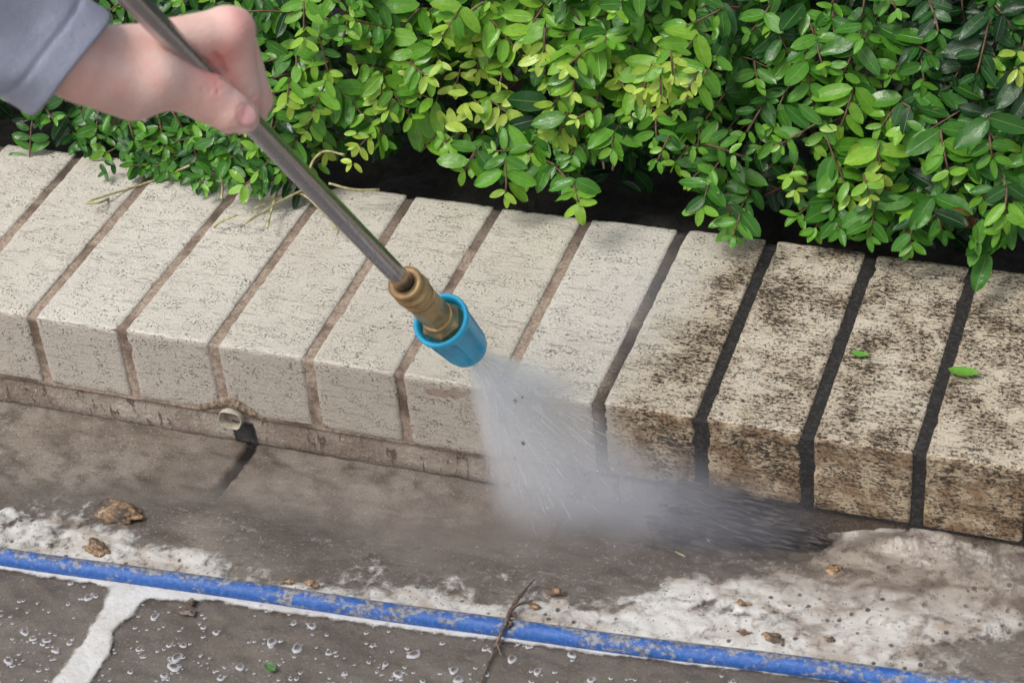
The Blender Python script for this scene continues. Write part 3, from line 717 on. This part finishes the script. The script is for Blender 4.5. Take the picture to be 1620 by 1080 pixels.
a = surf(1508, 328, -.012); single_leaf('dead_leaf', a, (.5, -.1, -.6), (-.2, -.8, .5), .021, .013, (.3, .13, .04), 'curled rusty brown dead leaf hanging at the lower edge of the hedge', 'leaf', M_dead, .5)

# ------------------------------------------------------------------ lance
LA = at(300, 92, 1.024); LB = at(741, 552, 1.325)           # where it enters the fist, nozzle mouth
ld = (LB - LA); Lf = np.linalg.norm(ld); ld = ld / Lf
la = np.cross(ld, [0, 0, 1]); la /= np.linalg.norm(la); lb = np.cross(ld, la)
def lathe(prof, seg=40, hexs=(), flute=None):
    """prof : (distance back from the mouth, radius); entries whose index is in hexs get a hexagonal section"""
    V = []; F = []
    for i, (s, r) in enumerate(prof):
        for k in range(seg):
            a = 2 * math.pi * k / seg; rr = r
            if i in hexs: rr = r * .93 / math.cos((a % (math.pi / 3)) - math.pi / 6)
            if flute and i in flute: rr = r * (1 - .09 * (math.cos(a * 8) > .45))
            V.append(LB - ld * s + (la * math.cos(a) + lb * math.sin(a)) * rr)
    for i in range(len(prof) - 1):
        for k in range(seg): k2_ = (k + 1) % seg; F.append((i * seg + k, i * seg + k2_, (i + 1) * seg + k2_, (i + 1) * seg + k))
    return V, F
lance = empty('spray_lance', tuple(LB)); tag(lance, 'steel pressure washer lance with brass fittings and a turquoise spray nozzle', 'pressure washer')
def lp(name, vf, mat, par=lance, smooth=True):
    o = mesh_obj(name, np.array(vf[0]), vf[1], mat, par, smooth); 
    wl = Vector(LB) if par is lance else Vector((0, 0, 0)); o.location = -wl; return o
tubep = [(-.0, .0)]
o = lp('tube', lathe([(.076, .0), (.076, .0056), (.12, .0057), (.3, .0057), (.5, .0057), (.72, .0057), (.72, 0)], 28), M_steel)
noz = lp('nozzle_cover', lathe([(.004, 0), (.0035, .004), (.0, .0045), (.0, .0105), (.0015, .0128), (.006, .0138), (.009, .0141), (.038, .0163), (.0405, .0170), (.0415, .0174), (.0445, .0175), (.0455, .0168), (.0455, .0156), (.0445, .0146), (.040, .0140), (.036, .0135), (.036, 0)], 120, flute=(6, 7)), M_blue)
lp('nozzle_nut', lathe([(.034, 0), (.034, .0122), (.0445, .0122), (.0455, .0116), (.0475, .0104), (.0505, .0098), (.051, .006)], 72, hexs=(1, 2, 3)), M_brass, smooth=False)
lp('brass_stem', lathe([(.048, .0066), (.0485, .0088), (.074, .0088), (.0755, .0082), (.0765, .0072)], 72, hexs=(1, 2)), M_brass, smooth=False)
lp('brass_collar', lathe([(.0745, .004), (.0750, .0088), (.0762, .0098), (.079, .0101), (.0835, .0100), (.0842, .0086), (.0852, .0085), (.0858, .0107), (.0866, .0110), (.0884, .0110), (.0892, .0106), (.0898, .0088), (.0935, .0089), (.0950, .0103), (.0960, .0106), (.0978, .0106), (.0986, .0100), (.0988, .0080), (.0984, .0062), (.0978, .0058)], 48), M_brass)

# ------------------------------------------------------------------ hand (distance field -> one continuous surface)
D0 = 1.035; PX = D0 / FP
dx_, dy_ = .69, .724
def HP(x, y, w, k=.95):
    s = (x - 300) * dx_ + (y - 110) * dy_
    return at(x, y, D0 - (w - k * s) * PX)
def cone(P, a, b, ra, rb):
    ab = b - a; L2 = ab @ ab; t = np.clip(((P - a) @ ab) / L2, 0, 1)
    return np.linalg.norm(P - a - t[..., None] * ab, axis=-1) - (ra + (rb - ra) * t)
def smin(a, b, k): h = np.clip(.5 + .5 * (b - a) / k, 0, 1); return b * (1 - h) + a * h - k * h * (1 - h)
def H3(x, y, w, r): return HP(x, y, w), r * PX
FA = at(105, 98, D0 - .0)                                # cuff centre
farm = HP(-10, 5, -10, .35)
B = []
def bone(p, q, kk): B.append((p[0], q[0], p[1], q[1], kk * PX))
wr = (HP(112, 92, -14, .95), 54 * PX); wr2 = (HP(20, 25, -20, .75), 66 * PX)
bone(wr2, wr, 20)
bone(wr, H3(190, 100, -14, 50), 22)                       # carpus
bone(H3(165, 95, -18, 44), H3(352, 49, -20, 36), 26)      # index metacarpal
bone(H3(165, 105, -60, 44), H3(352, 70, -62, 34), 26)     # middle metacarpal
bone(H3(165, 115, -95, 40), H3(335, 95, -100, 32), 26)    # ring
bone(H3(160, 125, -125, 36), H3(310, 120, -132, 28), 26)  # little
bone(H3(140, 118, 0, 46), H3(212, 138, 14, 53), 26)       # thenar
bone(H3(180, 118, 10, 46), H3(243, 120, 32, 43), 24)
bone(H3(243, 120, 32, 43), H3(328, 153, 42, 38), 22)      # thumb proximal
bone(H3(328, 153, 42, 38), H3(360, 174, 62, 33), 14); bone(H3(360, 174, 62, 33), H3(384, 186, 72, 27), 10)      # thumb distal
bone(H3(240, 95, -10, 34), H3(300, 110, -22, 34), 22)     # web
bone(H3(358, 48, -18, 36), H3(371, 44, -26, 31), 12)      # index knuckle
bone(H3(366, 48, -20, 34), H3(388, 145, -2, 25), 16)      # index proximal
bone(H3(340, 75, -20, 34), H3(378, 140, -20, 28), 18)
FI = []
def fb(p, q, kk): FI.append((p[0], q[0], p[1], q[1], kk * PX))
fb(H3(376, 55, -58, 28), H3(414, 158, -50, 19), 6)        # middle finger proximal, seen past the index
fb(H3(414, 158, -50, 19), H3(402, 192, -48, 17), 6)
fb(H3(388, 147, -2, 24), H3(390, 188, -12, 20), 6)        # index middle phalanx, tucked under the thumb
fb(H3(390, 188, -12, 20), H3(360, 195, -45, 18), 6)
fb(H3(360, 95, -100, 28), H3(398, 160, -98, 20), 8); fb(H3(398, 160, -98, 20), H3(375, 188, -85, 17), 6)
fb(H3(335, 115, -132, 25), H3(368, 160, -132, 18), 8); fb(H3(368, 160, -132, 18), H3(350, 180, -115, 15), 6)
allp = np.array([b[0] for b in B + FI] + [b[1] for b in B + FI])
lo = allp.min(0) - .022; hi = allp.max(0) + .022; h = .00095
gxs = [np.arange(lo[i], hi[i], h) for i in range(3)]
GP = np.stack(np.meshgrid(*gxs, indexing='ij'), -1).astype(np.float32)
sdf = None
for (a, b, ra, rb, kk) in B:
    d = cone(GP, a.astype(np.float32), b.astype(np.float32), ra, rb); sdf = d if sdf is None else smin(sdf, d, kk)
fs = None
for (a, b, ra, rb, kk) in FI:
    d = cone(GP, a.astype(np.float32), b.astype(np.float32), ra, rb); sdf = smin(sdf, d, kk)
# creases : between thumb and index, beside the index, wrinkles at the thumb joint
def cut(path, r, k):
    global sdf
    for p, q in zip(path[:-1], path[1:]):
        d = cone(GP, p.astype(np.float32), q.astype(np.float32), r * PX, r * PX); sdf = -smin(-sdf, d, k * PX)
cut([HP(262, 62, 34), HP(300, 92, 26), HP(330, 112, 24), HP(352, 120, 22)], 7, 12)
cut([HP(338, 85, 20), HP(346, 96, 18), HP(352, 112, 16)], 3.5, 9)
cut([HP(396, 50, -22), HP(404, 85, -16), HP(410, 120, -14), HP(412, 165, -16)], 5, 8)
cut([HP(350, 124, 52), HP(374, 146, 46), HP(398, 166, 42), HP(416, 184, 34)], 3, 6)
cut([HP(404, 150, 26), HP(396, 158, 30)], 1, 4)
for q in range(4):                                         # wrinkles over the thumb joint
    cut([HP(312 + q * 9, 138 + q * 5, 86), HP(318 + q * 9, 128 + q * 5, 80), HP(328 + q * 9, 119 + q * 5, 66)], .6, 3.5)
# nail : flat sunk plate
nc = HP(386, 178, 100); na = HP(386, 188, 72) - HP(358, 174, 60); na /= np.linalg.norm(na)
nn = nc - HP(384, 186, 72); nn -= na * (nn @ na); nn /= np.linalg.norm(nn); nb = np.cross(nn, na)
nc = HP(378, 184, 69) + nn * 25.5 * PX + na * 1 * PX
rel = GP - nc.astype(np.float32); e = np.sqrt((rel @ na / (21 * PX)) ** 2 + (rel @ nb / (17 * PX)) ** 2 + (rel @ nn / (7 * PX)) ** 2)
ring = np.abs(e - 1) * 7 * PX
sdf = np.where((e < 1.25) & (rel @ nn > -6 * PX), np.minimum(sdf, (e - 1) * 6.0 * PX), sdf)
def nets(S_, lo, h):
    ins = S_ < 0; c = [ins[i:ins.shape[0] - 1 + i, j:ins.shape[1] - 1 + j, k:ins.shape[2] - 1 + k] for i in (0, 1) for j in (0, 1) for k in (0, 1)]
    cnt = sum(x.astype(int) for x in c); cell = (cnt > 0) & (cnt < 8); ids = np.full(cell.shape, -1); ci = np.argwhere(cell); ids[cell] = np.arange(len(ci))
    acc = np.zeros((len(ci), 3)); nn_ = np.zeros(len(ci))
    cor = [(i, j, k) for i in (0, 1) for j in (0, 1) for k in (0, 1)]
    for a in cor:
        for ax in range(3):
            if a[ax]: continue
            b = list(a); b[ax] = 1
            sa = S_[ci[:, 0] + a[0], ci[:, 1] + a[1], ci[:, 2] + a[2]]; sb = S_[ci[:, 0] + b[0], ci[:, 1] + b[1], ci[:, 2] + b[2]]
            cr = (sa < 0) != (sb < 0); t = np.where(cr, sa / np.where(cr, sa - sb, 1), 0)
            p = np.array(a, float)[None].repeat(len(ci), 0); p[:, ax] += t; acc[cr] += p[cr]; nn_[cr] += 1
    V = (ci + acc / nn_[:, None]) * h + lo; F = []
    for ax in range(3):
        o1, o2 = [(1, 2), (2, 0), (0, 1)][ax]
        s0 = [slice(1, -1)] * 3; s1 = [slice(1, -1)] * 3; s0[ax] = slice(0, -1); s1[ax] = slice(1, None)
        A = ins[tuple(s0)]; Bq = ins[tuple(s1)]; e_ = np.argwhere(A != Bq); sg = A[tuple(e_.T)]
        off = np.ones(3, int); off[ax] = 0; e_ = e_ + off
        def g(d1, d2): q = e_.copy(); q[:, o1] -= d1; q[:, o2] -= d2; return ids[tuple(q.T)]
        q = np.stack([g(1, 1), g(0, 1), g(0, 0), g(1, 0)], -1); q = np.where(sg[:, None], q, q[:, ::-1]); F.append(q)
    F = np.concatenate(F); return V, F[(F >= 0).all(1)]
hv, hf = nets(sdf, lo, h)
# smooth lightly
for _ in range(2):
    acc = np.zeros_like(hv); cn = np.zeros(len(hv))
    for a, b in ((0, 1), (1, 2), (2, 3), (3, 0)):
        np.add.at(acc, hf[:, a], hv[hf[:, b]]); np.add.at(acc, hf[:, b], hv[hf[:, a]]); np.add.at(cn, hf[:, a], 1); np.add.at(cn, hf[:, b], 1)
    hv = hv * .5 + .5 * acc / cn[:, None]
skin = np.array([.84, .595, .525]); tint = np.tile(skin, (len(hv), 1))
def blush(x, y, w_, r, col, k):
    global tint
    c = HP(x, y, w_); f = (k * np.exp(-(np.linalg.norm(hv - c, axis=1) / (r * PX)) ** 2))[:, None]; tint = tint * (1 - f) + np.array(col) * f
PK = (.84, .33, .29)
for a in [(385, 25, 10, 30, PK, .6), (345, 95, 20, 40, PK, .75), (330, 128, 60, 30, PK, .6), (300, 85, 30, 30, PK, .5), (395, 90, 10, 30, PK, .35), (410, 160, 20, 22, PK, .35), (300, 35, 20, 38, (.70, .52, .42), .6),
          (190, 160, 60, 50, (.58, .33, .30), .6), (110, 130, 40, 40, PK, .3), (385, 212, 20, 22, PK, .3), (215, 70, 35, 40, (.72, .5, .42), .5)]: blush(*a)
rel = hv - nc; e = np.sqrt((rel @ na / (21 * PX)) ** 2 + (rel @ nb / (17 * PX)) ** 2); f = (sst(1.06, .92, e) * (rel @ nn > -3 * PX))[:, None]
tint = tint * (1 - f) + np.array([.82, .47, .46]) * f
f = (np.exp(-((e - 1.08) / .1) ** 2) * (rel @ nn > -5 * PX) * .45)[:, None]; tint = tint * (1 - f) + np.array([.42, .18, .15]) * f
person = empty('person', tuple(HP(112, 92, -14))); tag(person, 'person in a blue-grey sleeve gripping the steel lance in one fist', 'person')
o = mesh_obj('body', hv, hf, M_skin, person, attrs={'tint': tint}); o.location = -Vector(person.location)
# sleeve : loose cuff, forearm, elbow, upper arm
c0 = HP(99, 90, -16); fa_dir = (HP(20, 30, -18, .80) - c0); fa_dir /= np.linalg.norm(fa_dir)
CRx, CRy, CRz = CR[:, 0], CR[:, 1], CR[:, 2]
ax1 = HP(165, 26, -16, .0) - HP(44, 172, -16, .0); ax1 -= fa_dir * (ax1 @ fa_dir); ax1 /= np.linalg.norm(ax1); ax2 = np.cross(fa_dir, ax1)
elbow = c0 + fa_dir * .27
V = []; F = []; ns = 72; rings = []
seq = [(-.001, .0272, 0), (.0, .0285, 0), (-.0015, .0298, 0), (.0, .0303, 0)] + [(s, .0300 + .018 * s / .27 + 0, 0) for s in list(np.arange(.003, .03, .0015)) + list(np.arange(.034, .27, .006))]
inner_seq = [(.045, .026, 0), (.02, .0265, 0)]
for (s, r, _) in inner_seq + seq:
    cc = c0 + fa_dir * s
    for k in range(ns):
        a = 2 * math.pi * k / ns; fold = (mnoise.noise(Vector((math.cos(a) * 1.3, math.sin(a) * 1.3, s * 22))) * .0035 + mnoise.noise(Vector((math.cos(a) * 2.5 + 4, math.sin(a) * 2.5, s * 60))) * .0012) * min(1, .35 + s * 20)
        stretch = .0008 * max(0, -math.cos(a)) ** 6 * math.exp(-s / .03)       # the cuff's corner droops at the underside
        rr = r + fold * 1.5 + stretch - .0011 * math.exp(-((s - .015) / .0013) ** 2); V.append(cc + (ax1 * math.cos(a) + ax2 * math.sin(a) * .82) * rr - fa_dir * (.003 * math.cos(a * 2) - 0) * math.exp(-s / .02))
nr = len(inner_seq) + len(seq)
up_dir = np.array([-.45, -.35, .82]); up_dir /= np.linalg.norm(up_dir)
for j in range(1, 16):
    t = j / 15; dcur = fa_dir * (1 - min(1, t * 3)) + up_dir * min(1, t * 3); dcur /= np.linalg.norm(dcur)
    cc = elbow + fa_dir * .02 * min(1, t * 4) + up_dir * .26 * t; b1 = ax1 - dcur * (ax1 @ dcur); b1 /= np.linalg.norm(b1); b2 = np.cross(dcur, b1)
    for k in range(ns):
        a = 2 * math.pi * k / ns; V.append(cc + (b1 * math.cos(a) + b2 * math.sin(a)) * (.050 + .012 * t + mnoise.noise(Vector((math.cos(a), math.sin(a), t * 4))) * .004))
    nr += 1
for i in range(nr - 1):
    for k in range(ns): k2_ = (k + 1) % ns; F.append((i * ns + k, i * ns + k2_, (i + 1) * ns + k2_, (i + 1) * ns + k))
F.append(tuple((nr - 1) * ns + k for k in range(ns)))
o = mesh_obj('sleeve', V, F, M_cloth, person); o.location = -Vector(person.location)

# ------------------------------------------------------------------ spray and mist : real volumes
SB = hit(912, 742, -.06)                                     # middle of the struck patch
sdv = SB - LB; SL = np.linalg.norm(sdv); sdv /= SL
def frame(o, origin, zdir, xref):
    z = Vector(zdir).normalized(); x = Vector(xref); x = (x - z * x.dot(z)).normalized(); y = z.cross(x)
    o.matrix_world = Matrix([[x[i], y[i], z[i], origin[i]] for i in range(3)] + [[0, 0, 0, 1]])
def cone_density(t, tc):
    s = t.n('SeparateXYZ', i_Vector=tc); z = s.outputs[2]
    r = t.math('SQRT', t.math('ADD', t.math('POWER', s.outputs[0], 2.), t.math('POWER', t.math('MULTIPLY', s.outputs[1], 1.0), 2.)))
    R = t.math('ADD', .005, t.math('MULTIPLY', z, .52))
    q = t.math('DIVIDE', r, R)
    n = t.noise(t.scale(tc, (1, 1, .35)), 60, 4, .6)
    edge = t.map(t.math('ADD', q, t.math('MULTIPLY', t.math('SUBTRACT', n, .5), .25)), .70, 1., 1., 0.)
    fall = t.map(z, 0., SL, 54., 15.)
    return t.math('MULTIPLY', t.math('MULTIPLY', edge, fall), t.map(n, .25, .75, .6, 1.4))
V = []; F = []; ns = 32
for (z, r) in [(.0005, .0048), (SL * .5, .006 + .53 * SL * .5), (SL, .006 + .53 * SL)]:
    for k in range(ns): a = 2 * math.pi * k / ns; V.append((r * math.cos(a), r * math.sin(a), z))
for i in range(2):
    for k in range(ns): k2_ = (k + 1) % ns; F.append((i * ns + k, i * ns + k2_, (i + 1) * ns + k2_, (i + 1) * ns + k))
F.append(tuple(range(ns))[::-1]); F.append(tuple(2 * ns + k for k in range(ns)))
o = mesh_obj('water_spray', V, F, vol_mat('spray_volume', (.96, .975, 1.), cone_density)); frame(o, LB, sdv, (1, 0, 0))
tag(o, 'white cone of water spraying from the turquoise nozzle on to the bricks', 'water spray', kind='stuff')
def mist(name, center, rad, dens, color, label, nsc=26, seed=0, absorb=(.5, .5, .5), rot=0., lim=None):
    import bmesh
    bm = bmesh.new(); bmesh.ops.create_icosphere(bm, subdivisions=3, radius=1)
    V = [(v.co.x * rad[0], v.co.y * rad[1], v.co.z * rad[2]) for v in bm.verts]; F = [tuple(v.index for v in f.verts) for f in bm.faces]; bm.free()
    def dn_(t, tc):
        q = t.n('VectorMath', operation='LENGTH'); t.set(q.inputs[0], t.scale(tc, (1 / rad[0], 1 / rad[1], 1 / rad[2])))
        n = t.noise(t.scale(tc, (1, 1.3, 1.6), (seed, seed, 0)), nsc, 4, .6, .4)
        e = t.map(t.math('ADD', q.outputs['Value'], t.math('MULTIPLY', t.math('SUBTRACT', n, .5), .9)), .15, .95, 1., 0.)
        return t.math('MULTIPLY', t.math('MULTIPLY', e, dens), t.map(n, .3, .7, .45, 1.4))
    o = mesh_obj(name, V, F, vol_mat(name + '_volume', color, dn_, .1, absorb)); o.location = center; o.rotation_euler = (0, 0, rot)
    tag(o, label, 'mist', kind='stuff'); return o
mist('mist', hit(960, 770, -.045), (.115, .055, .045), 19., (.84, .88, .98), 'pale mist bouncing off the bricks where the spray lands', seed=3)
mist('mist', hit(1130, 810, -.055), (.100, .050, .032), 12., (.62, .64, .74), 'grey mist rolling right along the foot of the grimy bricks', seed=8, absorb=(.35, .33, .33))
mist('mist', hit(720, 825, -.072), (.27, .050, .022), 13., (.70, .62, .57), 'thin brown mist drifting left over the gutter', seed=5, absorb=(.3, .27, .25), nsc=16)
mist('mist', hit(1010, 480, .02), (.055, .09, .05), 3.2, (.85, .88, .95), 'faint white mist hanging over the half cleaned brick', seed=6)

# dark splash thrown right along the foot of the bricks
bt = NT('splash_water'); bt.pr(color=bt.mix(bt.map(bt.noise(bt.pos, 90, 4), .4, .62), (.035, .026, .022), (.10, .082, .07)), rough=.55, alpha=.5); M_spl = bt.m
parts = []
org = hit(1010, 775, ZG + .01)
for _ in range(700):
    t = random.random() ** .8; a = random.gauss(.02, .30); rr = .012 + t * .11
    p = org + np.array([math.cos(a) * rr, 0, 0]); p[1] = -.0035 - (random.random() ** 2.2) * .030 * (1.15 - t)
    p[2] = ZG + .002 + random.random() ** 1.4 * .036 * math.sin(math.pi * min(1, .25 + t * .75)) ; L = random.uniform(.006, .024); q = p + np.array([math.cos(a) * L, -abs(math.sin(a)) * L * .25, random.uniform(-.003, .002)]); q[2] = max(q[2], ZG + .002)
    parts.append(tube(spline([p, (p + q) / 2 + np.array([0, 0, .0012]), q], 3), [.0002] + [random.uniform(.0005, .0016)] * 5 + [.0002], 7, wob=.4))
V, F = join(parts); o = mesh_obj('splash', V, F, M_spl); tag(o, 'dark brown dirty water splashing right along the foot of the grimy bricks', 'splash', kind='stuff')

# the jet itself : fine strings of water inside the cone
jt = NT('jet_water'); jt.pr(color=(.86, .90, .96), rough=.2, alpha=.2); M_jet = jt.m
parts = []
zx = np.cross(sdv, [0, 0, 1]); zx /= np.linalg.norm(zx); zy = np.cross(sdv, zx)
for _ in range(650):
    a = random.random() * 6.283; k = .50 * math.sqrt(random.random()) * random.uniform(.8, 1.02); z0 = .004 + SL * .86 * random.random() ** .9; L = random.uniform(.006, .022)
    dd = sdv + (zx * math.cos(a) + zy * math.sin(a)) * k; p = LB + dd * z0; q = LB + dd * (z0 + L)
    if q[2] < ZG + .002 or (q[1] > -.001 and q[2] < .001): continue
    parts.append(tube([p, (p + q) / 2, q], [.0001, random.uniform(.00018, .00038), .0001], 5))
for _ in range(260):
    p = LB + sdv * SL + rv(.03) + np.array([0, -.02, .01]); r_ = random.uniform(.0002, .0006)
    if p[2] < ZG + .003 or (p[1] > -.001 and p[2] < .002): continue
    parts.append(rock(p, r_, (1, 1, 1.3), 1, .1, 1))
V, F = join(parts); o = mesh_obj('water_jet', V, F, M_jet); tag(o, 'fine streaks and drops of water inside the white spray', 'water jet', kind='stuff')
